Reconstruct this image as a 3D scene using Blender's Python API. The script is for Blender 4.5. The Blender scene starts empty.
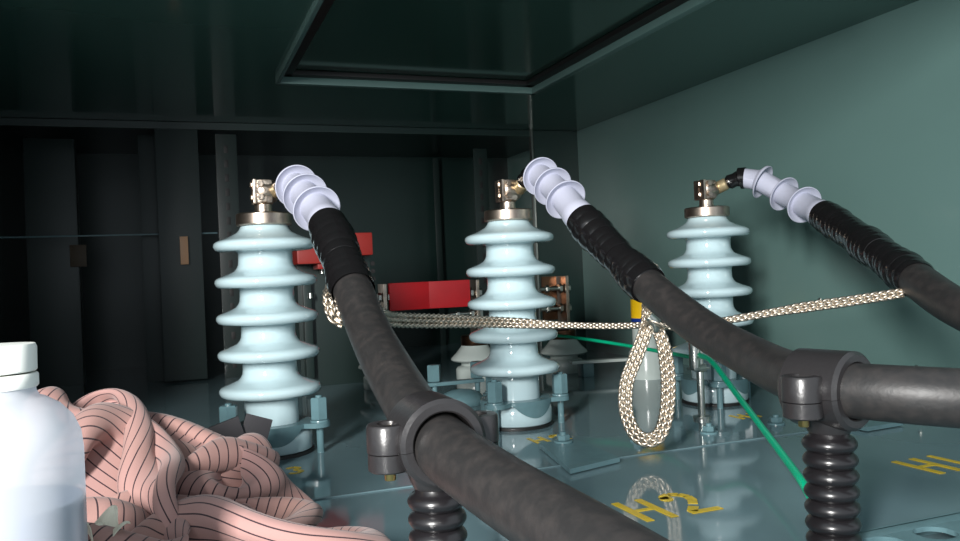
import bpy, bmesh, math, random
import numpy as np
from mathutils import Vector, Matrix
C = bpy.context.scene.collection
PI = math.pi
rnd = random.Random(7)

# ------------------------------------------------------------------ materials
def srgb(r, g, b):
    f = lambda c: (c/255/12.92) if c/255 <= .04045 else ((c/255+.055)/1.055)**2.4
    return (f(r), f(g), f(b), 1)
def mat(name, col, rough=.5, metal=0., noise=0., nscale=20., bump=0., bscale=200., rvar=0., coat=0., spec=.5, col2=None, stretch=None, trans=0., sss=0., aniso=0.):
    m = bpy.data.materials.new(name); m.use_nodes = True
    nt = m.node_tree; N = nt.nodes; L = nt.links; b = N['Principled BSDF']
    b.inputs['Base Color'].default_value = col; b.inputs['Roughness'].default_value = rough
    b.inputs['Metallic'].default_value = metal; b.inputs['Coat Weight'].default_value = coat
    b.inputs['Specular IOR Level'].default_value = spec; b.inputs['Coat Roughness'].default_value = .05
    b.inputs['Transmission Weight'].default_value = trans
    if sss: b.inputs['Subsurface Weight'].default_value = sss; b.inputs['Subsurface Radius'].default_value = (.01,.01,.01)
    tc = N.new('ShaderNodeTexCoord'); src = tc.outputs['Object']
    if stretch:
        mp = N.new('ShaderNodeMapping'); mp.inputs['Scale'].default_value = stretch; L.new(src, mp.inputs[0]); src = mp.outputs[0]
    n = N.new('ShaderNodeTexNoise'); n.inputs['Scale'].default_value = nscale; n.inputs['Detail'].default_value = 6; L.new(src, n.inputs['Vector'])
    if noise or col2:
        mx = N.new('ShaderNodeMix'); mx.data_type = 'RGBA'
        mx.inputs[6].default_value = col
        mx.inputs[7].default_value = col2 if col2 else tuple([c*(1-noise) for c in col[:3]]+[1])
        rp = N.new('ShaderNodeValToRGB'); rp.color_ramp.elements[0].position = .42; rp.color_ramp.elements[1].position = .68
        L.new(n.outputs['Fac'], rp.inputs[0]); L.new(rp.outputs[0], mx.inputs[0]); L.new(mx.outputs[2], b.inputs['Base Color'])
    if rvar:
        mr = N.new('ShaderNodeMapRange'); mr.inputs['To Min'].default_value = max(.01, rough-rvar); mr.inputs['To Max'].default_value = rough+rvar
        L.new(n.outputs['Fac'], mr.inputs['Value']); L.new(mr.outputs[0], b.inputs['Roughness'])
    if bump:
        n2 = N.new('ShaderNodeTexNoise'); n2.inputs['Scale'].default_value = bscale; n2.inputs['Detail'].default_value = 3; L.new(src, n2.inputs['Vector'])
        bp = N.new('ShaderNodeBump'); bp.inputs['Strength'].default_value = bump; bp.inputs['Distance'].default_value = .002
        L.new(n2.outputs['Fac'], bp.inputs['Height']); L.new(bp.outputs[0], b.inputs['Normal'])
    return m
M = {}
M['floor'] = mat('tank paint glossy', srgb(100,124,130), .07, noise=.10, nscale=7, rvar=.02, bump=.02, bscale=30, coat=0, spec=.55)
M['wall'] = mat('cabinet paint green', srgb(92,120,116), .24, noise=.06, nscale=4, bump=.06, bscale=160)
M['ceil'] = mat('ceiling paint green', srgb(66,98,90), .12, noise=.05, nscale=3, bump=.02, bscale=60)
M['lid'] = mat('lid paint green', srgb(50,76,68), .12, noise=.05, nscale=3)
M['dark'] = mat('shade-darkened compartment paint', srgb(26,46,43), .3, noise=.15, nscale=5)  # dark green, deepened to carry the shade of the back compartment
M['steel_dark'] = mat('dark upright paint', srgb(30,44,42), .35)
M['hard'] = mat('painted hardware teal', srgb(92,122,128), .25, noise=.12, nscale=60, spec=.5)
M['porc'] = mat('porcelain pale blue', srgb(178,200,205), .07, spec=.5, coat=.6)
M['porc2'] = mat('porcelain grey', srgb(176,186,182), .18, spec=.5)
M['gasket'] = mat('gasket rubber', srgb(24,22,22), .5)
M['bronze'] = mat('tinned bronze', srgb(212,196,180), .34, 1, noise=.4, nscale=90, bump=.25, bscale=260)
M['collar'] = mat('bronze collar', srgb(196,180,166), .34, 1, noise=.3, nscale=70)
M['lug'] = mat('lug tan', srgb(196,178,140), .4, .7)
M['brass'] = mat('brass', srgb(200,170,110), .3, 1)
M['copper'] = mat('copper plate', srgb(120,86,66), .3, 1, noise=.3, nscale=40)
M['nickel'] = mat('zinc steel', srgb(190,192,186), .28, 1)
M['rubber'] = mat('cable jacket rubber', srgb(38,37,37), .44, noise=.35, nscale=110, col2=srgb(48,45,44), rvar=.05, bump=.10, bscale=260, spec=.4)
M['tape'] = mat('black vinyl tape', srgb(20,19,20), .18, spec=.6, bump=.4, bscale=60)
M['post'] = mat('black post rubber', srgb(26,24,26), .28, spec=.6)
M['cleat'] = mat('cleat moulded black', srgb(40,38,39), .32, noise=.15, nscale=30, spec=.6, bump=.1, bscale=300)
M['cone'] = mat('white silicone sleeve', srgb(176,178,194), .42, spec=.4)
M['braid'] = mat('tinned copper braid', srgb(200,189,174), .42, 1, noise=.35, nscale=200)
M['green'] = mat('green wire insulation', srgb(6,160,118), .3, spec=.5)
M['red'] = mat('red insulation', srgb(176,12,24), .4, noise=.15, nscale=20)
M['red2'] = mat('dull red epoxy', srgb(150,34,26), .4)
M['yellow'] = mat('yellow stencil paint', srgb(206,176,34), .35, noise=.2, nscale=60)
M['ylabel'] = mat('yellow label', srgb(236,190,20), .4)
M['blabel'] = mat('blue label', srgb(20,50,130), .4)
M['capw'] = mat('bottle cap white', srgb(236,238,232), .35, sss=.1)
M['tan'] = mat('tan plate', srgb(210,160,120), .4)
M['brown'] = mat('brown plate', srgb(90,70,50), .5)
M['strap'] = mat('dark webbing', srgb(40,38,42), .6, bump=.15, bscale=900)
M['paper'] = mat('paper', srgb(214,208,190), .8, bump=.5, bscale=40)
M['scrap'] = M['paper']

def bottle_mat():   # thin translucent plastic wall
    m = bpy.data.materials.new('translucent bottle plastic'); m.use_nodes = True
    nt = m.node_tree; N = nt.nodes; L = nt.links; b = N['Principled BSDF']; out = N['Material Output']
    b.inputs['Base Color'].default_value = srgb(240,243,248); b.inputs['Roughness'].default_value = .35
    tl = N.new('ShaderNodeBsdfTranslucent'); tl.inputs[0].default_value = srgb(228,232,238)
    tp = N.new('ShaderNodeBsdfTransparent'); tp.inputs[0].default_value = srgb(232,236,240)
    m1 = N.new('ShaderNodeMixShader'); m1.inputs[0].default_value = .4; L.new(b.outputs[0], m1.inputs[1]); L.new(tl.outputs[0], m1.inputs[2])
    m2 = N.new('ShaderNodeMixShader'); m2.inputs[0].default_value = .42; L.new(m1.outputs[0], m2.inputs[1]); L.new(tp.outputs[0], m2.inputs[2])
    L.new(m2.outputs[0], out.inputs[0]); return m
M['bottle'] = bottle_mat()
M['liquid'] = mat('milky liquid', srgb(124,132,152), .25)
def cloth_mat():
    m = bpy.data.materials.new('pinstriped cotton'); m.use_nodes = True
    nt = m.node_tree; N = nt.nodes; L = nt.links; b = N['Principled BSDF']
    uv = N.new('ShaderNodeUVMap'); sp = N.new('ShaderNodeSeparateXYZ'); L.new(uv.outputs[0], sp.inputs[0])
    nz = N.new('ShaderNodeTexNoise'); nz.inputs['Scale'].default_value = 30; L.new(uv.outputs[0], nz.inputs['Vector'])
    ad = N.new('ShaderNodeMath'); ad.operation = 'MULTIPLY_ADD'; ad.inputs[1].default_value = .0009; L.new(nz.outputs['Fac'], ad.inputs[0]); L.new(sp.outputs['X'], ad.inputs[2])
    mu = N.new('ShaderNodeMath'); mu.operation = 'MULTIPLY'; mu.inputs[1].default_value = 1/.0082; L.new(ad.outputs[0], mu.inputs[0])
    fr = N.new('ShaderNodeMath'); fr.operation = 'FRACT'; L.new(mu.outputs[0], fr.inputs[0])
    lt = N.new('ShaderNodeMath'); lt.operation = 'LESS_THAN'; lt.inputs[1].default_value = .13; L.new(fr.outputs[0], lt.inputs[0])
    n2 = N.new('ShaderNodeTexNoise'); n2.inputs['Scale'].default_value = 9; L.new(uv.outputs[0], n2.inputs['Vector'])
    m0 = N.new('ShaderNodeMix'); m0.data_type = 'RGBA'; m0.inputs[6].default_value = srgb(168,130,128); m0.inputs[7].default_value = srgb(146,112,100)
    L.new(n2.outputs['Fac'], m0.inputs[0])
    m1 = N.new('ShaderNodeMix'); m1.data_type = 'RGBA'; m1.inputs[7].default_value = srgb(44,26,34)
    L.new(lt.outputs[0], m1.inputs[0]); L.new(m0.outputs[2], m1.inputs[6]); L.new(m1.outputs[2], b.inputs['Base Color'])
    b.inputs['Roughness'].default_value = .9; b.inputs['Sheen Weight'].default_value = .2
    w = N.new('ShaderNodeTexNoise'); w.inputs['Scale'].default_value = 900; L.new(uv.outputs[0], w.inputs['Vector'])
    bp = N.new('ShaderNodeBump'); bp.inputs['Strength'].default_value = .3; bp.inputs['Distance'].default_value = .0005
    L.new(w.outputs['Fac'], bp.inputs['Height']); L.new(bp.outputs[0], b.inputs['Normal'])
    return m
M['cloth'] = cloth_mat()

# ------------------------------------------------------------------ geometry helpers
class Geo:
    def __init__(s): s.v = []; s.f = []
    def add(s, vs, fs, mx=None):
        o = len(s.v)
        for p in vs:
            p = Vector(p); s.v.append(tuple(mx @ p if mx else p))
        s.f += [tuple(i+o for i in f) for f in fs]; return s
    def box(s, c, d, bev=0, mx=None, seg=2):
        bm = bmesh.new(); bmesh.ops.create_cube(bm, size=1)
        for v in bm.verts: v.co = Vector((v.co.x*d[0], v.co.y*d[1], v.co.z*d[2]))+Vector(c)
        if bev: bmesh.ops.bevel(bm, geom=bm.edges[:], offset=bev, segments=seg, profile=.7, affect='EDGES')
        s.add([v.co[:] for v in bm.verts], [[v.index for v in f.verts] for f in (bm.verts.index_update(), bm.faces)[1]], mx)
        bm.free(); return s
    def lathe(s, prof, n=48, mx=None, c=(0,0,0)):
        vs = []; fs = []; k = len(prof)
        for i in range(n):
            a = 2*PI*i/n
            for r, z in prof: vs.append((c[0]+r*math.cos(a), c[1]+r*math.sin(a), c[2]+z))
        for i in range(n):
            j = (i+1) % n
            for q in range(k-1): fs.append((i*k+q, j*k+q, j*k+q+1, i*k+q+1))
        if prof[0][0] > 1e-6: fs.append(tuple(i*k for i in range(n))[::-1])
        if prof[-1][0] > 1e-6: fs.append(tuple(i*k+k-1 for i in range(n)))
        return s.add(vs, fs, mx)
    def hexp(s, c, r, z0, z1, n=6, rot=0, bev=.12):
        h = z1-z0; b = r*bev
        return s.lathe([(r-b, z0), (r, z0+b), (r, z1-b), (r-b, z1)], n, Matrix.Translation(c) @ Matrix.Rotation(rot, 4, 'Z'))
    def tube(s, pts, rad, n=20, cap=True, flat=None, nref=None):
        pts = [Vector(p) for p in pts]; m = len(pts)
        if not hasattr(rad, '__len__'): rad = [rad]*m
        T = [(pts[min(i+1, m-1)]-pts[max(i-1, 0)]).normalized() for i in range(m)]
        ref = Vector(nref) if nref else (Vector((0,0,1)) if abs(T[0].z) < .9 else Vector((1,0,0)))
        a = (ref-T[0]*ref.dot(T[0])).normalized(); vs = []; fs = []
        for i in range(m):
            if nref: a = (Vector(nref)-T[i]*Vector(nref).dot(T[i])).normalized()
            else: a = (a-T[i]*a.dot(T[i])).normalized()
            b = T[i].cross(a)
            for k in range(n):
                t = 2*PI*k/n
                vs.append(pts[i]+(a*math.cos(t)*(flat or 1)+b*math.sin(t))*rad[i])
        for i in range(m-1):
            for k in range(n):
                l = (k+1) % n; fs.append((i*n+k, i*n+l, (i+1)*n+l, (i+1)*n+k))
        if cap: fs.append(tuple(range(n))[::-1]); fs.append(tuple((m-1)*n+k for k in range(n)))
        return s.add(vs, fs)
    def prism(s, poly, z0, z1, mx=None):
        n = len(poly); vs = [(x, y, z0) for x, y in poly]+[(x, y, z1) for x, y in poly]
        fs = [tuple(range(n))[::-1], tuple(range(n, 2*n))]+[(i, (i+1) % n, n+(i+1) % n, n+i) for i in range(n)]
        return s.add(vs, fs, mx)
    def build(s, name, m, parent=None, ang=38, smooth=True):
        me = bpy.data.meshes.new(name); me.from_pydata([tuple(v) for v in s.v], [], s.f); me.update()
        bm = bmesh.new(); bm.from_mesh(me); bmesh.ops.recalc_face_normals(bm, faces=bm.faces); bm.to_mesh(me); bm.free()
        if smooth:
            me.polygons.foreach_set('use_smooth', [True]*len(me.polygons)); me.set_sharp_from_angle(angle=math.radians(ang))
        me.materials.append(M[m] if isinstance(m, str) else m)
        o = bpy.data.objects.new(name, me); C.objects.link(o)
        if parent: o.parent = parent
        return o
def place(o, c):        # give a one-mesh thing its origin at c
    o.data.transform(Matrix.Translation(-Vector(c))); o.location = c; return o
def tag(o, label, cat, group=None, kind=None):
    if label: o['label'] = label
    if cat: o['category'] = cat
    if group: o['group'] = group
    if kind: o['kind'] = kind
    return o
def empty(name, loc, label, cat, group=None):
    o = bpy.data.objects.new(name, None); C.objects.link(o); o.location = loc; o.empty_display_size = .05
    return tag(o, label, cat, group)
def struct(o): o['kind'] = 'structure'; return o
def children(o): return [c for c in bpy.data.objects if c.parent == o]
def copy_tree(o, parent=None):
    c = o.copy(); C.objects.link(c)
    if parent: c.parent = parent
    for ch in children(o): copy_tree(ch, c)
    return c
def spline(P, n=200):   # centripetal-ish catmull-rom, evenly resampled
    P = [Vector(p) for p in P]; Q = [P[0]*2-P[1]]+P+[P[-1]*2-P[-2]]; out = []
    for i in range(1, len(Q)-2):
        for k in range(24):
            t = k/24; a, b, c, d = Q[i-1], Q[i], Q[i+1], Q[i+2]
            out.append(.5*((2*b)+(c-a)*t+(2*a-5*b+4*c-d)*t*t+(3*b-a-3*c+d)*t**3))
    out.append(P[-1]); L = [0]
    for i in range(1, len(out)): L.append(L[-1]+(out[i]-out[i-1]).length)
    res = []; j = 0
    for k in range(n):
        s = L[-1]*k/(n-1)
        while j < len(L)-2 and L[j+1] < s: j += 1
        t = (s-L[j])/max(1e-9, L[j+1]-L[j]); res.append(out[j].lerp(out[j+1], min(1, t)))
    return res, L[-1]

# ------------------------------------------------------------------ the setting: a steel transformer cabinet, open at the front
XR, YB, HC = .911, .871, .581
CX, CY, K = -.1115, -1.0579, 1.0387
def fl(x, y): return (CX+(x-CX)*K, CY+(y-CY)*K)
YF, XL = -.78, -.80
struct(Geo().box(((XL+XR)/2, .30, -.01), (XR-XL+.04, 2.32, .02)).build('floor', 'floor', smooth=False))
struct(Geo().box((XR+.006, .30, .295), (.012, 2.2, .60)).build('wall_right', 'wall', smooth=False))
struct(Geo().box((-.47, .49, .295), (.012, 1.76, .60)).build('wall_left_blocker', 'dark', smooth=False))  # left wall added at this spot to block daylight from the back left
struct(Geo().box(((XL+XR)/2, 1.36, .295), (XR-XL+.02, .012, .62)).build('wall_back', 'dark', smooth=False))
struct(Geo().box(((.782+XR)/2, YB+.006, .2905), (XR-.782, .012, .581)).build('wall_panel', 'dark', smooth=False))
# hatch opening x .076-.589, y -.35-.435
hx0, hx1, hy0, hy1 = .0758, .5893, -.36, .4352
g = Geo(); zc = HC+.006
YC0 = -.52
g.box(((XL+hx0)/2, (YC0+YB)/2, zc), (hx0-XL, YB-YC0, .012))
g.box(((XR+hx1)/2, (YC0+YB)/2, zc), (XR-hx1, YB-YC0, .012))
g.box(((hx0+hx1)/2, (hy1+YB)/2, zc), (hx1-hx0, YB-hy1, .012))
g.box(((hx0+hx1)/2, (YC0+hy0)/2, zc), (hx1-hx0, hy0-YC0, .012))
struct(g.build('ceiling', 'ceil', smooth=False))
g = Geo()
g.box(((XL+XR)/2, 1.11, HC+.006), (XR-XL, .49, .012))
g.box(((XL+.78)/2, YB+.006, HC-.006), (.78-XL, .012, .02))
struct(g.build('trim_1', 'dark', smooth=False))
h = empty('ceiling_hatch', ((hx0+hx1)/2, hy1, HC), 'square hatch set in the dark green ceiling with a pale light-catching rim and black gasket', 'hatch')
def L(x, y, z): return (x-(hx0+hx1)/2, y-hy1, z-HC)
g = Geo(); w = .014
g.box(L((hx0+hx1)/2, hy1-w/2, HC-.004), (hx1-hx0, w, .016), .002)
g.box(L(hx1-w/2, (hy0+hy1)/2, HC-.004), (w, hy1-hy0, .016), .002)
g.box(L(hx0+w/4, (hy0+hy1)/2, HC-.004), (w/2, hy1-hy0, .016), .002)
g.box(L((hx0+hx1)/2, hy0+w/2, HC-.004), (hx1-hx0, w, .016), .002)
g.build('hatch_rim', 'wall', h)  # lighter paint than the ceiling stands for light caught by the rim
g = Geo(); w2 = .020
g.box(L((hx0+hx1)/2, hy1-w-w2/2, HC+.004), (hx1-hx0-2*w, w2, .008), .001)
g.box(L(hx1-w-w2/2, (hy0+hy1)/2, HC+.004), (w2, hy1-hy0-2*w, .008), .001)
g.box(L(hx0+w/2+w2/2, (hy0+hy1)/2, HC+.004), (w2, hy1-hy0-2*w, .008), .001)
g.build('gasket', 'gasket', h)
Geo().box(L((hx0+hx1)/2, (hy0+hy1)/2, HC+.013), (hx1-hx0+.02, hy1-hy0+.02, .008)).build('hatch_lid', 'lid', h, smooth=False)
# weld seam / step across the tank top
g = Geo().box(((XL+XR)/2, fl(0,-.2800)[1], .0007), (XR-XL, .0036, .0014), .0005); struct(g.build('trim_2', 'floor'))
struct(Geo().box((.7755, YB-.001, .2905), (.005, .014, .581), .001).build('trim_3', 'nickel'))  # panel edge catching light; bright metal colour stands in for the glint
# uprights in the dark compartment behind
def upright(x, y, w, d, label, slots=True, m='steel_dark', z1=.56):
    o = empty('steel_upright', (x, y, 0), label, 'upright')
    g = Geo().box((0, 0, z1/2), (w, .004, z1), .0006).box((w/2, d/2, z1/2), (.004, d, z1), .0006)
    g.build('angle_profile', m, o)
    if slots:
        s = Geo()
        for k in range(16): s.box((0, -.0024, .03+k*.033), (.009, .0012, .017), .0004)
        s.build('slots', 'gasket', o)
    return o
upright(.016, .90, .045, .04, 'perforated dark steel upright behind the left bushing')
up1 = upright(-.137, .93, .07, .05, 'plain dark steel upright with a small tan latch plate, left of the perforated upright', False)
up2 = upright(-.36, 1.0, .10, .05, 'wide dark steel upright with a dull brown plate, near the left edge', False)
upright(.651, 1.30, .016, .02, 'slim dark green upright on the back wall above the red busbar', False, 'steel_dark', .57)
upright(.70, 1.05, .04, .04, 'perforated dark upright behind the middle bushing', True)
Geo().box((.0535, -.035, .2936), (.017, .070, .062), .001).build('latch_plate', 'tan', up1)
Geo().box((.052, -.005, .2936), (.034, .006, .05), .001).build('name_plate', 'brown', up2)
struct(Geo().box((-.09, .878, .29), (.09, .006, .57), .001).build('trim_4', 'steel_dark'))
struct(Geo().box((-.26, .90, .3330), (.50, .006, .004), .001).build('trim_5', 'hard'))
# wall screws
for i, (y, z, lb) in enumerate([(.0274, .1456, 'small bright screw high on right wall, above the bare braid'), (-.1592, .0485, 'small screw on right wall above thick cable, nearest the right edge'), (.0756, .0456, 'small screw low on right wall beside the right bushing')]):
    o = Geo().lathe([(0, 0), (.0035, 0), (.0035, .0015), (.002, .003), (0, .0033)], 16, Matrix.Translation((XR, y, z)) @ Matrix.Rotation(-PI/2, 4, 'Y')).build('wall_screw', 'nickel')
    tag(place(o, (XR, y, z)), lb, 'screw', 'screws on the right wall')

# ------------------------------------------------------------------ high voltage bushings
def bushing(loc, th0, label):
    b = empty('porcelain_bushing', loc, label, 'bushing', 'pale blue high voltage bushings')
    P = [(.047, .004), (.0495, .006), (.0495, .024), (.047, .030), (.0335, .033), (.0335, .066)]
    z5, s = .0815, .0453
    for k in range(5):
        z = z5+k*s
        P += [(.0335, z-.0112), (.0345, z-.0090), (.040, z-.0078), (.050, z-.0082), (.0570, z-.0078), (.0610, z-.0056), (.0628, z-.0018), (.0624, z+.0018),
              (.0600, z+.0044), (.0550, z+.0064), (.0492, z+.0084), (.0436, z+.0108), (.0390, z+.0128), (.0358, z+.0165), (.0340, z+.0205)]
        if k < 4: P += [(.0335, z+.026)]
    P = P[:-3]+[(.0350, z+.0150), (.0312, z+.0190), (.0285, z+.0245)]
    Geo().lathe(P, 64).build('porcelain_body', 'porc', b, ang=60)
    Geo().lathe([(.0, .0002), (.0505, .0002), (.0505, .004), (0, .004)], 48).build('gasket', 'gasket', b)
    # clamp ring with three ears
    g = Geo()
    out = []; lowz = []
    n = 120
    for i in range(n):
        a = 2*PI*i/n; r = .0505; dip = 0
        for e in range(3):
            da = (a-math.radians(th0-120*e)+PI) % (2*PI)-PI
            if abs(da) < .30: r = max(r, .0505+.0245*(1-(abs(da)/.30)**2.2)**.5)
            dm_ = (a-math.radians(th0-120*e-60)+PI) % (2*PI)-PI
            if abs(dm_) < .62: dip = .017*math.cos(dm_/.62*PI/2)**.8
        out.append((r*math.cos(a), r*math.sin(a))); lowz.append(.0325-dip)
    ins = [(.0345*math.cos(2*PI*i/n), .0345*math.sin(2*PI*i/n)) for i in range(n)]
    vs = [(x, y, .0385) for x, y in out]+[(x, y, .0388) for x, y in ins]+[(x, y, lowz[q]) for q, (x, y) in enumerate(out)]+[(x, y, .033) for x, y in ins]
    fs = []
    for i in range(n):
        j = (i+1) % n
        fs += [(i, j, n+j, n+i), (2*n+i, 3*n+i, 3*n+j, 2*n+j), (i, 2*n+i, 2*n+j, j), (n+i, n+j, 3*n+j, 3*n+i)]
    g.add(vs, fs); g.build('clamp_ring', 'hard', b, ang=50)
    for e in range(3):
        a = math.radians(th0-120*e); x, y = .0625*math.cos(a), .0625*math.sin(a)
        st = Geo().lathe([(.0045, 0), (.0045, .0665)], 14, c=(x, y, 0)).lathe([(.0115, .0385), (.0115, .0405), (.0112, .041)], 24, c=(x, y, 0)).build('hold_down_stud', 'hard', b)
        Geo().hexp((x, y, 0), .0110, .041, .069, rot=.3+e).lathe([(.0, .069), (.004, .069), (.004, .0715), (0, .0715)], 12, c=(x, y, 0)).build('hex_nut', 'hard', st, ang=25)
    Geo().lathe([(0, .2865), (.0325, .2865), (.034, .288), (.034, .3005), (.0325, .302), (.013, .3028), (.013, .304), (0, .304)], 48).build('terminal_collar', 'collar', b)
    # clamp style terminal: neck, rounded body, two bolted jaws
    zt = .3300
    g = Geo().lathe([(.0118, .302), (.0108, .307), (.0108, .313), (.0135, .316)], 24)
    g.lathe([(.0, -.0125), (.0128, -.0125), (.0146, -.010), (.0152, -.004), (.0150, .005), (.0132, .011), (.009, .0155), (0, .0165)], 28, Matrix.Translation((.0045, 0, zt)) @ Matrix.Rotation(PI/2, 4, 'Y'))
    g.box((.001, 0, zt-.001), (.020, .026, .030), .005)
    t = g.build('terminal_clamp', 'bronze', b)
    for dy in (-.0085, .0085): Geo().box((-.0105, dy*.82, zt-.001), (.0055, .0125, .031), .0025).build('jaw', 'bronze', t)
    for dz in (-.008, .008): Geo().lathe([(.0046, 0), (.0046, .007), (.0035, .008)], 6, Matrix.Translation((-.0075, 0, zt+dz)) @ Matrix.Rotation(-PI/2, 4, 'Y')).build('jaw_bolt', 'bronze', t, ang=25)
    for dz in (-.008, .008): Geo().hexp((0, 0, 0), .0042, 0, .005).build('jaw_screw', 'bronze', t).matrix_local = Matrix.Translation((-.004, -.012, zt+dz)) @ Matrix.Rotation(PI/2, 4, 'X')
    return b
D = .3347
bushing((0, 0, 0), -30, 'left pale blue ribbed porcelain bushing, nearest the striped cloth')
bushing((D, 0, 0), -20, 'middle pale blue ribbed porcelain bushing, crossed by the braid')
bushing((2*D, 0, 0), 0, 'right pale blue ribbed porcelain bushing, beside the right wall')

# ------------------------------------------------------------------ power cables
def frame_tube(g, pts, L, prof):    # prof: (distance from start, radius) list -> swept lathe with own stations
    P, Lg = pts, L; n = len(P)
    def at(s):
        t = max(0, min(1, s/Lg))*(n-1); i = min(int(t), n-2); return P[i].lerp(P[i+1], t-i)
    st = [at(s)+((at(s+.0005)-at(s-.0005)).normalized()*0) for s, r in prof]
    # tangents from the path so steps in radius keep crisp shoulders
    T = [(at(s+.002)-at(s-.002)).normalized() for s, r in prof]
    a = Vector((0, 0, 1)); vs = []; fs = []; N = 40
    for i, (s, r) in enumerate(prof):
        a = (a-T[i]*a.dot(T[i])).normalized(); b = T[i].cross(a)
        for k in range(N):
            t = 2*PI*k/N; vs.append(st[i]+(a*math.cos(t)+b*math.sin(t))*r)
    for i in range(len(prof)-1):
        for k in range(N):
            l = (k+1) % N; fs.append((i*N+k, i*N+l, (i+1)*N+l, (i+1)*N+k))
    fs.append(tuple(range(N))[::-1]); fs.append(tuple((len(prof)-1)*N+k for k in range(N)))
    g.add(vs, fs); return g
RC = .0188
def cable(path, s_cone, skirts, s_cend, s_tape, label, coneend=.0175, barrel=True, seed=1):
    base = Vector(path[-1]); c = empty('power_cable', base, label, 'cable', 'black high voltage cables')
    pts, Lg = spline([Vector(p)-base for p in path], 420)
    rr = random.Random(seed)
    # lug: flat tongue and barrel
    lg = frame_tube(Geo(), pts, Lg, [(0, .007), (.004, .0095), (.020, .0095), (.022, .0075), (s_cone, .0075)]).build('cable_lug', 'lug', c)
    frame_tube(Geo(), pts, Lg, [(.022, .0085), (.026, .0115), (.034, .0105), (.040, .0125), (s_cone-.006, .0125), (s_cone-.004, .0165), (s_cone+.004, .0165)]).build('lug_wrap', 'tape', lg)
    # white sleeve with three rain skirts
    P = [(s_cone, .0140), (s_cone+.0005, .0150)]
    nb = len(skirts)
    for i, s in enumerate(skirts):
        r0 = .0155+.0008*i
        ro = .0258+.0006*i
        P += [(s-.0085, r0), (s-.0060, r0+.0022), (s-.0008, ro-.0012), (s+.0014, ro), (s+.0026, ro), (s+.0030, ro-.0010), (s+.0018, ro-.0022), (s-.0024, r0+.0022), (s-.0026, r0+.0002), (s+.004, r0+.0002)]
    e = s_cend
    P += [(e-.018, .0178), (e-.016, .0190), (e-.002, .0197), (e, .0190), (e, .0150)]
    frame_tube(Geo(), pts, Lg, P).build('stress_cone', 'cone', c, ang=50)
    # tape with overlapping laps
    P = [(e-.004, .0165), (e-.0039, .0185)]; s = e-.002; r = .0188
    while s < s_tape:
        lap = .010+rr.random()*.006; r2 = r+(.0014+rr.random()*.0010)
        k = rr.random()
        P += [(s, r), (s+.0006, r2), (s+lap*.5, r2+.0004*k), (s+lap*.95, r+.0003)]
        s += lap; r = .0188+rr.random()*.0011+(.0012*math.sin((s-e)*60))
    P += [(s_tape, .0194), (s_tape+.001, RC)]
    tp = frame_tube(Geo(), pts, Lg, P).build('tape_wrap', 'tape', c, ang=30)
    P = []; s = s_tape-.01
    while s < Lg: P.append((s, RC*(1+.012*math.sin(s*37+seed)))); s += .006
    P.append((Lg, RC)); frame_tube(Geo(), pts, Lg, P).build('cable_jacket', 'rubber', c)
    return c, pts, Lg, base
H3 = [[0.0160, -0.006, 0.3287], [0.0229, -0.0453, 0.3343], [0.0302, -0.0801, 0.3275], [0.035, -0.114, 0.3133], [0.0412, -0.1483, 0.2952], [0.0456, -0.182, 0.277], [0.0476, -0.2415, 0.2403], [0.0475, -0.2894, 0.209], [0.0472, -0.3693, 0.1646], [0.0429, -0.4737, 0.1321], [0.038, -0.5688, 0.1131], [0.0434, -0.645, 0.1031], [0.0554, -0.729, 0.0934], [0.0694, -0.8426, 0.0814]]
H2 = [[0.3487, -0.006, 0.3294], [0.3495, -0.0444, 0.3447], [0.3499, -0.0782, 0.3403], [0.351, -0.1106, 0.3233], [0.3524, -0.1432, 0.3032], [0.3538, -0.1757, 0.2793], [0.3648, -0.2278, 0.2366], [0.3708, -0.2994, 0.1922], [0.3712, -0.3849, 0.1530], [0.355, -0.4868, 0.1304], [0.3349, -0.5498, 0.1250], [0.3139, -0.6091, 0.1239], [.3195, -.6345, .1245], [.3385, -.6640, .1235], [.374, -.698, .121], [.432, -.742, .117], [.50, -.79, .113]]
H1 = [[0.6852, 0.000, 0.3296], [0.694, -0.0125, 0.3358], [0.7121, -0.0335, 0.3437], [0.7302, -0.0563, 0.3353], [0.7417, -0.0873, 0.3142], [0.741, -0.1298, 0.2935], [0.7297, -0.1789, 0.2739], [0.7076, -0.2453, 0.2463], [0.6695, -0.327, 0.2174], [0.6302, -0.4082, 0.1889], [0.5926, -0.4901, 0.161], [0.5731, -0.5789, 0.1374], [0.568, -0.68, 0.126]]
def arc(path, i):
    pts, Lg = spline(path, 420); p = Vector(path[i]); k = min(range(420), key=lambda q: (pts[q]-p).length); return Lg*k/419
cables = [cable(H3, arc(H3, 2)-.012, [arc(H3, i) for i in (2, 3, 4)], arc(H3, 5)+.008, arc(H3, 7)+.004, 'left thick black cable, passing through the left cleat to the bottom edge', seed=3),
          cable(H2, arc(H2, 2)-.012, [arc(H2, i) for i in (2, 3, 4)], arc(H2, 5)+.008, arc(H2, 7)-.004, 'middle thick black cable, curving down to the right cleat', seed=5),
          cable(H1, arc(H1, 2), [arc(H1, i) for i in (3, 4, 5)], arc(H1, 6), arc(H1, 9)-.002, 'right black cable high against the right wall', seed=8)]

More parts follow.
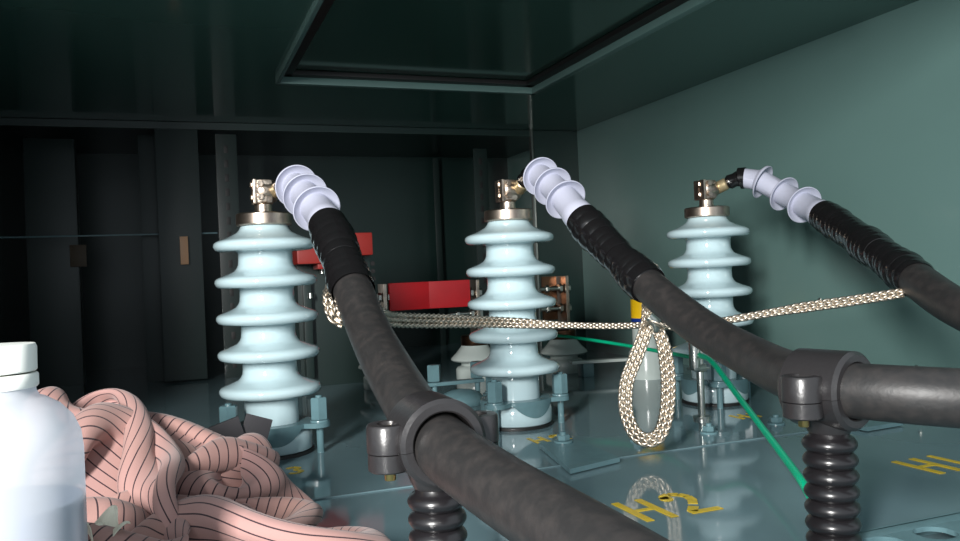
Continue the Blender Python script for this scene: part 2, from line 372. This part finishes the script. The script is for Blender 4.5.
# ------------------------------------------------------------------ cleats on corrugated posts
def support(x, y, zc, label, rz=0):
    o = empty('cable_support', (x, y, 0), label, 'cable support', 'cleats on corrugated posts'); o.rotation_euler.z = rz
    P = [(.0150, .012)]; z = .013; top = zc-.026
    while z < top-.010:
        for k in range(10):
            t = k/10; P.append((.0142+.0042*max(0, math.sin(PI*t))**.8, z+.0112*t))
        z += .0112
    P += [(.0135, z), (.0135, top+.004)]
    Geo().lathe([(0, .012)]+P, 48).build('corrugated_post', 'post', o, ang=70)
    ri, ro, hy = .0193, .0272, .0225
    OF = .0290
    def half(a0, a1):
        g = Geo(); n = 28; sec = [(ri, -hy+.001), (ri+.001, -hy), (ro-.0025, -hy), (ro, -hy+.0025), (ro, hy-.0025), (ro-.0025, hy), (ri+.001, hy), (ri, hy-.001)]
        k = len(sec); vs = []; fs = []
        for i in range(n+1):
            a = a0+(a1-a0)*i/n
            for r, yy in sec: vs.append((r*math.cos(a), yy, zc+r*math.sin(a)))
        for i in range(n):
            for q in range(k): fs.append((i*k+q, i*k+(q+1) % k, (i+1)*k+(q+1) % k, (i+1)*k+q))
        fs += [tuple(range(k))[::-1], tuple(n*k+q for q in range(k))]
        g.add(vs, fs); return g
    up = half(-.12, PI+.12)
    for sx in (-1, 1):
        up.lathe([(.0125, -.005), (.0136, -.0047), (.0136, .0108), (.0126, .0122), (.0070, .0124), (.0064, .0080), (0, .0080)], 36, c=(sx*OF, 0, zc))
    u = up.build('upper_clamp', 'cleat', o)
    lo = half(PI+.13, 2*PI-.13)
    for sx in (-1, 1):
        lo.lathe([(.0120, -.0165), (.0132, -.0155), (.0132, -.0055), (.0120, -.0053)], 36, c=(sx*OF, 0, zc))
        
    lo.lathe([(.0140, -.030), (.0160, -.026), (.0180, -.020)], 36, c=(0, 0, zc))
    lo.build('lower_clamp', 'cleat', o)
    for sx in (-1, 1):
        Geo().lathe([(.0032, -.0225), (.0036, -.0220), (.0036, .007)], 14, c=(sx*OF, 0, zc)).hexp((sx*OF, 0, zc), .0056, .007, .0105).build('clamp_bolt', 'brass', o)
    return o
support(.0380, -.5688, .1131, 'left black cleat on a corrugated post, gripping the left cable')
support(.3139, -.6091, .1239, 'right black cleat on a corrugated post, gripping the middle cable', math.radians(14))
# slotted mounting rail the posts stand on
r0 = Vector((.40, -.610, 0)); rl = empty('mounting_rail', r0, 'slotted teal steel rail at the bottom right corner', 'rail')
g = Geo(); zt = .012; x0, x1 = -.32, .50
g.box((x0+(x1-x0)/2, .013, zt-.002), (x1-x0, .013, .004), .0008); g.box((x0+(x1-x0)/2, -.0285, zt-.002), (x1-x0, .017, .004), .0008)
sl = .030; pitch = .048; xx = x0
k = 0
while xx < x1-.02:
    wv = pitch-sl; g.box((xx+wv/2, -.0068, zt-.002), (wv+.0004, .0268, .0039))
    cx = xx+wv+sl/2
    # rounded slot corners
    for sx in (-1, 1):
        for sy in (-1, 1):
            ys = -.0068+sy*.0134; xs = cx+sx*sl/2; R = .0125
            poly = [(xs, ys)]+[(xs-sx*R+sx*R*math.cos(t), ys-sy*R+sy*R*math.sin(t)) for t in [PI/2*q/8 for q in range(9)]]
            g.prism(poly if sx*sy > 0 else poly[::-1], zt-.0038, zt-.0002)
    xx += pitch
g.box((x0+(x1-x0)/2, .019, .006), (x1-x0, .003, .012)); g.box((x0+(x1-x0)/2, -.0365, .006), (x1-x0, .003, .012))
g.build('slotted_flange', 'hard', rl)

# ------------------------------------------------------------------ stencilled letters on the tank top
def stroke(g, p, q, w, mx, z=.0007):
    p, q = Vector(p), Vector(q); d = (q-p).normalized(); n = Vector((-d.y, d.x))*w/2
    g.prism([(p-n)[:], (q-n)[:], (q+n)[:], (p+n)[:]], .0002, z, mx)
def letter(ch, g, ox, mx):
    if ch == 'H':
        stroke(g, (ox+.05, 0), (ox+.05, 1), .13, mx); stroke(g, (ox+.47, 0), (ox+.47, 1), .13, mx)
        stroke(g, (ox+.11, .5), (ox+.41, .5), .10, mx)
    elif ch == '1': stroke(g, (ox+.1, 0), (ox+.1, 1), .11, mx)
    elif ch == '2':
        pts = [(.05, .80), (.10, .93), (.25, 1.0), (.40, .93), (.46, .78), (.42, .60), (.30, .42)]
        for a, b in zip(pts, pts[1:]): stroke(g, (ox+a[0], a[1]), (ox+b[0], b[1]), .15, mx)
        g.lathe([(0, .0002), (.11, .0002), (.11, .0007), (0, .0007)], 20, mx @ Matrix.Translation((ox+.08, .80, 0)))
        stroke(g, (ox+.22, .30), (ox+.05, .10), .16, mx); stroke(g, (ox-.01, .06), (ox+.54, .06), .13, mx)
    elif ch == '3':
        pts = [(.05, .85), (.25, .98), (.43, .80), (.25, .55), (.45, .30), (.25, .04), (.03, .15)]
        for a, b in zip(pts, pts[1:]): stroke(g, (ox+a[0], a[1]), (ox+b[0], b[1]), .13, mx)
def text(s, x, y, h, wx, label, z=0.):
    g = Geo(); mx = Matrix.Translation((x, y, z)) @ Matrix.Diagonal((wx, h, 1, 1)).to_4x4()
    ox = 0
    for ch in s: letter(ch, g, ox, mx); ox += .80
    o = g.build('stencil_marking', 'yellow', smooth=False); tag(place(o, (x, y, z)), label, 'marking', 'yellow stencils on the tank top')
text('H2', *fl(.241, -.4855), .060, .057, 'large yellow H2 stencil in the near centre of the tank top')
text('H1', *fl(.556, -.4920), .058, .058, 'large yellow H1 stencil near the right edge of the tank top')
text('H2', *fl(.291, -.165), .034, .036, 'small yellow H2 stencil in front of the middle bushing')
text('H1', *fl(.585, -.172), .030, .034, 'small yellow H1 stencil in front of the right bushing')
text('H3', *fl(-.030, -.165), .034, .036, 'small yellow H3 stencil in front of the left bushing')

# ------------------------------------------------------------------ bolts and lug plates on the tank top
def floor_bolt(x, y, label, z=0, m='hard'):
    o = empty('floor_bolt', (x, y, z), label, 'bolt', 'hex bolts in the tank top')
    Geo().lathe([(0, 0), (.0115, 0), (.0115, .002), (.011, .0024), (0, .0024)], 28).build('washer', m, o)
    Geo().hexp((0, 0, 0), .0082, .0024, .0092, rot=rnd.random()).lathe([(0, .0092), (.0038, .0092), (.0035, .0125), (0, .0128)], 14).build('bolt_head', 'nickel' if m == 'nickel' else 'hard', o)
plate = empty('ground_plate', (*fl(.295, -.24), 0), 'teal lug plate bolted to the tank top in front of the middle bushing', 'plate')
bm_poly = [(-.041, -.086+.003), (.030, -.063), (.034, .052), (-.014, .054)]
g = Geo()
g.prism([(p[0]*1.0, p[1]) for p in bm_poly], .0012, .0064); g.build('lug_sheet', 'hard', plate, smooth=False)
floor_bolt(*fl(.3068, -.2018), 'bright hex bolt on the teal lug plate', .0066)
floor_bolt(*fl(.3989, -.2169), 'hex bolt directly under the hanging braid loop')
floor_bolt(*fl(.4942, -.2226), 'hex bolt on the seam left of the green wire')
floor_bolt(*fl(.5967, -.2215), 'hex bolt just right of the green wire')
plate2 = empty('ground_plate', (*fl(.66, -.26), 0), 'teal lug plate half hidden under the middle cable at right', 'plate')
Geo().prism([(-.016, .05), (-.013, -.060), (.05, -.056), (.060, .05)], .0012, .0064).build('lug_sheet', 'hard', plate2, smooth=False)

# relief dome with its clamp between the left and middle bushings
dm = empty('relief_dome', (.330, .22, 0), 'low domed teal cap held by a clamp bar, left behind the middle bushing', 'dome')
Geo().lathe([(.036, 0), (.038, .004), (.037, .010), (.030, .018), (.016, .0235), (0, .025)], 40).build('dome_cap', 'hard', dm)
Geo().box((-.004, .02, .034), (.100, .018, .006), .001).build('clamp_bar', 'hard', dm)
for sx in (-.040, .036):
    st = Geo().lathe([(.0045, 0), (.0045, .05)], 12, c=(sx, .02, 0)).build('hold_down_stud', 'hard', dm)
    Geo().hexp((sx, .02, 0), .0115, .038, .066).build('hex_nut', 'hard', st, ang=25)

# ------------------------------------------------------------------ low voltage bushings with spades
def lv(x, y, label, side=-1, plate=True, blade_h=.092):
    o = empty('low_voltage_bushing', (x, y, 0), label, 'bushing', 'grey low voltage bushings at the back')
    Geo().lathe([(0, 0), (.038, 0), (.040, .003), (.040, .022), (.037, .026), (.029, .029), (.029, .037), (.046, .038), (.0495, .041), (.0485, .045), (.038, .055), (.029, .066), (.027, .070)], 48).build('porcelain_body', 'porc2', o)
    Geo().lathe([(0, .068), (.026, .068), (.0275, .070), (.0275, .088), (.026, .0895), (0, .0895)], 40).build('terminal_collar', 'copper', o)
    sp = Geo().box((.004, 0, .089+.113/2), (.007, .044, .113), .001).build('terminal_blade', 'collar', o)
    for z in (.134, .176):
        g = Geo().lathe([(.0042, -.056), (.0042, .010)], 12, Matrix.Translation((.004, -.006, z)) @ Matrix.Rotation(PI/2*(1), 4, 'Y') @ Matrix.Scale(-side, 4, (0, 0, 1)))
        for dx, r in ((.0085, .0095), (-.010, .0105), (-.040, .008)):
            g.lathe([(r*.9, -.003), (r, -.002), (r, .003), (r*.9, .004)], 6, Matrix.Translation((.004-side*dx if side > 0 else .004+dx, -.006, z)) @ Matrix.Rotation(PI/2, 4, 'Y'))
        g.build('terminal_bolt', 'nickel', sp, ang=25)
    return o
lv(.655, .490, 'grey low voltage bushing right behind the middle bushing')
lv(.461, .505, 'grey low voltage bushing left behind the middle bushing')
lv(.268, .50, 'grey low voltage bushing behind the left cable, with silver blade', 1)
tag(place(Geo().box((.634, .505, .156), (.034, .006, .092), .001).build('copper_bar', 'copper'), (.634, .505, .156)), 'dark copper bar bolted to the blade right of the middle bushing', 'busbar')
# red insulated busbar between the blades
g = Geo(); g.box((-.040, 0, 0), (.086, .010, .054), .002, Matrix.Rotation(.10, 4, 'Z')); g.box((.042, 0, 0), (.086, .010, .054), .002, Matrix.Rotation(-.10, 4, 'Z'))
o = g.build('busbar', 'red'); o.location = (.364, .495, .176); tag(o, 'bright red insulated busbar behind the braid', 'busbar')
# dark stand carrying dull red insulators
st = empty('insulator_stand', (.20, .60, 0), 'dark stand with dull red insulators behind the left cable', 'stand')
g = Geo().box((0, .012, .15), (.15, .006, .30), .001); g.build('back_plate', 'steel_dark', st)
g = Geo()
for i in range(4):
    for j in range(3): g.lathe([(0, 0), (.005, 0), (.005, .0012), (0, .0012)], 12, Matrix.Translation((.052+.0155*i-.018, .0085, .245-.016*j)) @ Matrix.Rotation(PI/2, 4, 'X'))
g.build('holes', 'gasket', st)
Geo().box((.045, -.02, .284), (.050, .05, .046), .004).lathe([(.009, 0), (.009, .014)], 16, c=(.022, -.03, .306)).build('red_insulator', 'red2', st)
Geo().box((-.045, -.03, .264), (.080, .08, .034), .004).box((-.026, -.03, .244), (.038, .06, .016), .004).build('red_insulator', 'red2', st)
for x, z in ((-.030, .228), (-.055, .180), (.045, .252)): Geo().lathe([(0, 0), (.005, 0), (.004, .010), (0, .011)], 12, Matrix.Translation((x, -.02, z))).build('bolt_head', 'nickel', st)
Geo().box((-.06, 0, .12), (.016, .03, .20), .002).build('upright_bar', 'steel_dark', st)

# grounding bar and block right of the low voltage bushing
gb = empty('grounding_bar', (.70, .40, 0), 'pale grey grounding bar on the floor right of the low voltage bushing', 'bar')
Geo().box((.0, -.02, .030), (.150, .024, .006), .0015, Matrix.Rotation(-.22, 4, 'Z')).build('bar', 'porc2', gb)
for bx, by in ((-.045, -.005), (.05, -.03)): Geo().box((bx, by, .014), (.024, .026, .028), .002).build('foot_block', 'hard', gb)
# white post with yellow and blue label
lp = empty('labelled_post', (.738, .300, 0), 'grey post with yellow and blue label, seen beside the braid loop', 'post')
Geo().lathe([(0, 0), (.034, 0), (.034, .050), (.030, .056), (.026, .060), (.026, .150), (.020, .158), (0, .160)], 40).build('post_body', 'porc2', lp)
def band(z0, z1, m):
    Geo().lathe([(.0262, z0), (.0266, z0), (.0266, z1), (.0262, z1)], 40).build('label_band', m, lp)
band(.116, .152, 'ylabel'); band(.102, .116, 'blabel')

# ------------------------------------------------------------------ earthing lug by the right bushing and green wires
el = empty('earth_terminal', (.569, -.105, 0), 'zinc earthing stud with crimped lug and bright clamp, left of the right bushing', 'terminal')
Geo().lathe([(.012, 0), (.012, .004), (.005, .005), (.005, .104), (.004, .106)], 20).build('stud', 'nickel', el)
Geo().hexp((0, 0, 0), .010, .066, .076).build('hex_nut', 'nickel', el, ang=25)
Geo().lathe([(.0055, .070), (.0075, .072), (.0075, .108), (.006, .11)], 20, c=(-.012, -.006, 0)).build('crimp_barrel', 'nickel', el)
Geo().box((-.005, -.004, .0705), (.026, .016, .003), .0008).build('lug_tongue', 'nickel', el)
g1, l1 = spline([(.5600, -.1180, .0900), (.5534, -.1543, .0842), (.5291, -.2305, .0559), (.4761, -.3387, .0382), (.4165, -.4444, .0305), (.3806, -.5057, .0266), (.3683, -.533, .0157), (.3649, -.5477, .0044), (.364, -.552, .0038)], 120)
c0 = g1[-1].copy(); o = Geo().tube([p-c0 for p in g1], .0036, 16).build('green_wire', 'green'); o.location = c0; tag(o, 'bright green wire running down from the right bushing to the right cleat post', 'wire')
g2, l2 = spline([(.47, .46, .100), (.5127, .385, .098), (.5538, .2615, .0933), (.5936, .1492, .0842), (.592, .016, .0813), (.5716, -.0864, .0832)], 100)
c0 = g2[0].copy(); o = Geo().tube([p-c0 for p in g2], .0030, 14).build('green_wire', 'green'); o.location = c0; tag(o, 'thin green wire at the back, behind the braid loop', 'wire')

# ------------------------------------------------------------------ tinned braids
def braid(path, widths, label, plaits=3, face=(-.35, -.93, .1), sr=.00105, period=.024, closed_n=None, seed=0, twist=None):
    pts, Lg = spline(path, max(60, int(sum((Vector(a)-Vector(b)).length for a, b in zip(path, path[1:]))/.0011)))
    c0 = pts[0].copy(); n = len(pts); g = Geo(); F = Vector(face)
    T = [(pts[min(i+1, n-1)]-pts[max(i-1, 0)]).normalized() for i in range(n)]
    A = []; Bn = []
    pv = None
    for i in range(n):
        s = (F-T[i]*F.dot(T[i]))
        s = s.normalized() if s.length > .25 else pv
        if pv: s = (s*.3+pv*.7); s = (s-T[i]*s.dot(T[i])).normalized()
        pv = s; A.append(T[i].cross(s)); Bn.append(s)
    for p in range(plaits):
        for k in range(3):
            q = []; sg = 1 if p % 2 == 0 else -1
            for i in range(n):
                f = i/(n-1); W = widths[0]
                for (fa, wa), (fb, wb) in zip(widths, widths[1:]):
                    if fa <= f <= fb: W = wa+(wb-wa)*(f-fa)/max(1e-6, fb-fa)
                a = W/plaits; ph = 2*PI*(i/(n-1)*Lg/period)+k*2*PI/3
                off = (p-(plaits-1)/2)*a
                q.append(pts[i]-c0+A[i]*(off+sg*a*.36*math.sin(ph))+Bn[i]*(.0013*math.sin(2*ph)))
            g.tube(q, sr, 6, nref=None)
    o = g.build('braid_strap', 'braid', ang=80); o.location = c0
    return tag(o, label, 'braid')
braid([(.0400, -.290, 0.1760), (.0330, -.290, 0.1800), (.0290, -.291, 0.1880), (.0290, -.284, 0.2000), (.036, -.268, 0.2060), (.0560, -.262, 0.1960), (.0800, -.262, 0.1780), (.1171, -.2033, 0.1682), (.2182, -.1453, 0.1580), (.2839, -.1274, 0.1514), (.3315, -.1561, 0.1472), (.3738, -.2042, 0.1455), (.3966, -.2391, 0.1466)],
      [(0, .016), (.45, .0160), (.70, .012), (.82, .0060), (1, .0055)], 'flat tinned braid stretched between the left cable and the middle cable', sr=.0015)
braid([(.3998, -.2519, 0.1840), (.3944, -.2527, 0.1477), (.376, -.2583, 0.1151), (.3591, -.2625, 0.0865), (.3517, -.2703, 0.0571), (.359, -.273, 0.0324), (.3721, -.2779, 0.0228), (.3858, -.2831, 0.0290), (.3997, -.2778, 0.0533), (.4079, -.2703, 0.0910), (.4087, -.2601, 0.1299), (.3987, -.2556, 0.1510)],
      [(0, .015), (.1, .015), (.5, .0150), (.85, .0165), (1, .012)], 'tinned braid hanging in a long loop from the middle cable', sr=.0016)
braid([(.4020, -.2480, 0.1480), (.4300, -.2600, 0.1430), (.4499, -.2757, 0.1451), (.4864, -.3002, 0.1518), (.5358, -.3403, 0.1614), (.5721, -.3755, 0.1678), (.6122, -.4087, 0.1750)],
      [(0, .006), (.3, .0065), (.55, .0085), (.62, .011), (1, .010)], 'narrow tinned braid from the loop up to the right cable', plaits=2, sr=.0016)
kn = empty('braid_tie', (.3985, -.256, .146), 'bright clip joining the braids under the middle cable', 'clip')
Geo().tube([(-.004, 0, .012), (.003, -.002, .004), (.004, -.001, -.006)], [.006, .0075, .005], 12).build('solder_joint', 'nickel', kn)
g = Geo()
for a in (0, .9, 1.9): g.tube([(.010*math.cos(t+a), -.004+.008*math.sin(t), .004*math.sin(2*t+a)+.002) for t in [2*PI*i/24 for i in range(25)]], .0010, 6)
g.build('tie_wire', 'braid', kn)

# ------------------------------------------------------------------ bottle, front left
bt = empty('plastic_bottle', (-.200, -.566, 0), 'translucent white plastic bottle of clear liquid at the left edge', 'bottle')
R = .0402
Geo().lathe([(R-.003, .0), (R, .004), (R, .130), (R-.001, .139), (R-.0045, .1475), (R-.0105, .1545), (R-.0175, .1590), (.0200, .160), (.0185, .163), (.0182, .170)], 72).build('bottle_body', 'bottle', bt, ang=60)
Geo().lathe([(0, .003), (R-.004, .003), (R-.0015, .006), (R-.0015, .1045), (0, .1045)], 64).build('liquid', 'liquid', bt)
Geo().lathe([(.0, .1735), (.0188, .1735), (.0194, .1742), (.0196, .1862), (.0188, .1880), (0, .1882)], 60).build('screw_cap', 'capw', bt)
Geo().lathe([(.0182, .165), (.0192, .165), (.0199, .166), (.0199, .1715), (.0192, .1725), (.0182, .1725)], 60).build('tamper_ring', 'capw', bt)

# ------------------------------------------------------------------ striped cloth: a sheet relaxed into folds
def relax(NX=90, NY=74, steps=240, seed=3):
    rng = np.random.default_rng(seed)
    X0, X1, Y0, Y1 = -.40, .038, -.500, -.160
    LX, LY = .80, .64
    U, V = np.meshgrid(np.linspace(0, 1, NX), np.linspace(0, 1, NY))
    def mound(x, y):
        h = .096*np.exp(-((x+.19)/.15)**2-((y+.27)/.075)**2)
        h = np.maximum(h, .074*np.exp(-((x+.120)/.065)**2-((y+.28)/.07)**2))
        h = np.maximum(h, .018*np.exp(-((x+.05)/.055)**2-((y+.36)/.09)**2))
        h = np.maximum(h, .045*np.exp(-((x+.20)/.12)**2-((y+.40)/.07)**2))
        return h+.004
    def noise(k):
        a = 0
        for i in range(k):
            fx, fy = rng.normal(0, 3.2, 2); a = a+np.sin(6.28*(fx*U+fy*V)+rng.uniform(0, 6.28))
        return a/np.sqrt(k)
    P = np.stack([X0+.02+(X1-X0-.04)*U+.014*noise(6), Y0+.02+(Y1-Y0-.04)*V+.012*noise(6), .140+.012*noise(8)], -1)
    Vl = np.zeros_like(P); sx, sy = LX/(NX-1), LY/(NY-1); sd = math.hypot(sx, sy)
    def con(P, a, b, Ln, k):
        d = P[b]-P[a]; l = np.linalg.norm(d, axis=-1, keepdims=True)+1e-9
        c = d*(.5*k*(l-Ln)/l); P[a] += c; P[b] -= c
    S = slice; gs = []
    for o in (0, 1):
        m = (NX-o)//2; gs.append(((S(None), S(o, o+2*m-1, 2)), (S(None), S(o+1, o+2*m, 2)), sx, 1.))
        m = (NY-o)//2
        gs.append(((S(o, o+2*m-1, 2), S(None)), (S(o+1, o+2*m, 2), S(None)), sy, 1.))
        gs.append(((S(o, o+2*m-1, 2), S(0, NX-1)), (S(o+1, o+2*m, 2), S(1, NX)), sd, .4))
        gs.append(((S(o, o+2*m-1, 2), S(1, NX)), (S(o+1, o+2*m, 2), S(0, NX-1)), sd, .4))
    def bend(P, st, Ln, ax, k):
        Dl = np.zeros_like(P); a = [S(None), S(None)]; b = [S(None), S(None)]; a[ax] = S(0, -st); b[ax] = S(st, None)
        a = tuple(a); b = tuple(b); d = P[b]-P[a]; l = np.linalg.norm(d, axis=-1, keepdims=True)+1e-9
        c = d*(.25*k*(l-Ln)/l); Dl[a] += c; Dl[b] -= c; P += Dl
    dt = .012
    for st in range(steps):
        Vl[..., 2] -= 6*dt; Vl *= .92; Q = P+Vl*dt
        for it in range(9):
            for a, b, Ln, k in gs: con(Q, a, b, Ln, k)
            bend(Q, 4, 4*sx*.97, 1, .6); bend(Q, 4, 4*sy*.97, 0, .6); bend(Q, 2, 2*sx, 1, .6); bend(Q, 2, 2*sy, 0, .6)
            m = mound(Q[..., 0], Q[..., 1]); ins = Q[..., 2] < m; Q[..., 2] = np.maximum(Q[..., 2], m)
            Q[..., 0] = np.clip(Q[..., 0], X0, X1-.25*(Q[..., 1]-Y0)); Q[..., 1] = np.clip(Q[..., 1], Y0, Y1)
            fr = ins[..., None]*.25; Q[..., :2] = Q[..., :2]*(1-fr)+P[..., :2]*fr
        Vl = (Q-P)/dt; P = Q
    return P, U*LX, V*LY
P, U, V = relax()
NY, NX = U.shape
vs = [tuple(float(c) for c in P[j, i]) for j in range(NY) for i in range(NX)]
fs = [(j*NX+i, j*NX+i+1, (j+1)*NX+i+1, (j+1)*NX+i) for j in range(NY-1) for i in range(NX-1)]
me = bpy.data.meshes.new('striped_cloth'); me.from_pydata(vs, [], fs); me.update()
uvl = me.uv_layers.new(name='UVMap'); ca, sa = math.cos(.9), math.sin(.9)
UU = U.ravel(); VV = V.ravel()
for lp_ in me.loops:
    i = lp_.vertex_index; uvl.data[lp_.index].uv = (UU[i]*ca+VV[i]*sa, -UU[i]*sa+VV[i]*ca)
me.materials.append(M['cloth']); me.polygons.foreach_set('use_smooth', [True]*len(me.polygons))
cl = bpy.data.objects.new('striped_cloth', me); C.objects.link(cl)
md = cl.modifiers.new('sub', 'SUBSURF'); md.levels = md.render_levels = 2
sd_ = cl.modifiers.new('thick', 'SOLIDIFY'); sd_.thickness = .0012; sd_.offset = 1
place(cl, (-.18, -.33, 0)); tag(cl, 'crumpled dusty pink cloth with thin dark stripes beside the bottle', 'cloth')

# dark strap lying behind the cloth
s = empty('webbing_strap', (-.050, -.135, 0), 'dark folded webbing strap poking up behind the cloth', 'strap')
g = Geo()
g.box((0, 0, .036), (.030, .005, .072), .001, Matrix.Rotation(.35, 4, 'Y') @ Matrix.Rotation(-.25, 4, 'X'))
g.box((.004, .008, .034), (.034, .005, .066), .001, Matrix.Rotation(-.30, 4, 'Y'))
g.box((-.026, .012, .040), (.055, .005, .030), .001, Matrix.Rotation(-.15, 4, 'Y'))
g.box((0, .004, .006), (.05, .035, .012), .003)
g.build('webbing', 'strap', s)
# scrap of white paper between bottle and cloth
bm = bmesh.new(); bmesh.ops.create_grid(bm, x_segments=14, y_segments=14, size=.5)
for v in bm.verts: v.co = Vector((v.co.x*.032, v.co.y*.03, .006*math.sin(v.co.x*9+1)*math.cos(v.co.y*7)+.02*abs(v.co.x)))
me = bpy.data.meshes.new('paper_scrap'); bm.to_mesh(me); bm.free(); me.materials.append(M['scrap'])
o = bpy.data.objects.new('paper_scrap', me); C.objects.link(o); o.location = (-.166, -.482, .060); o.rotation_euler = (.2, .3, .4)
o.modifiers.new('t', 'SOLIDIFY').thickness = .0006; tag(o, 'crumpled scrap of off white paper tucked between bottle and cloth', 'paper')

# ------------------------------------------------------------------ light: daylight through the open front
def area(name, loc, target, size, sy, e, col=(1, 1, 1), spread=180):
    l = bpy.data.lights.new(name, 'AREA'); l.shape = 'RECTANGLE'; l.size = size; l.size_y = sy; l.energy = e; l.color = col; l.spread = math.radians(spread)
    o = bpy.data.objects.new(name, l); C.objects.link(o); o.location = loc
    o.rotation_euler = (Vector(target)-Vector(loc)).to_track_quat('-Z', 'Y').to_euler(); return o
area('daylight_main', (-.88, -1.62, .64), (.50, .1, .15), .16, .6, 21, (1, .985, .96), 100)
w = bpy.data.worlds.new('World'); bpy.context.scene.world = w; w.use_nodes = True
bg = w.node_tree.nodes['Background']; bg.inputs[0].default_value = (.80, .92, 1, 1); bg.inputs[1].default_value = .8

# ------------------------------------------------------------------ camera
cam = bpy.data.cameras.new('camera'); co = bpy.data.objects.new('camera', cam); C.objects.link(co)
r = Vector((0.93448767, -0.35340279, -0.04288659)); u = Vector((0.03890989, -0.01835322, 0.99907416)); f = Vector((0.3538627, 0.9352912, 0.00339999))
co.matrix_world = Matrix(((r.x, u.x, -f.x, -.1115), (r.y, u.y, -f.y, -1.0579), (r.z, u.z, -f.z, .2149), (0, 0, 0, 1)))
cam.sensor_width = 36; cam.lens = 814.6/960*36; cam.clip_start = .01
bpy.context.scene.camera = co
vs_ = bpy.context.scene.view_settings; vs_.view_transform = 'Standard'; vs_.look = 'None'; vs_.exposure = 0; vs_.gamma = 1; vs_.use_curve_mapping = False
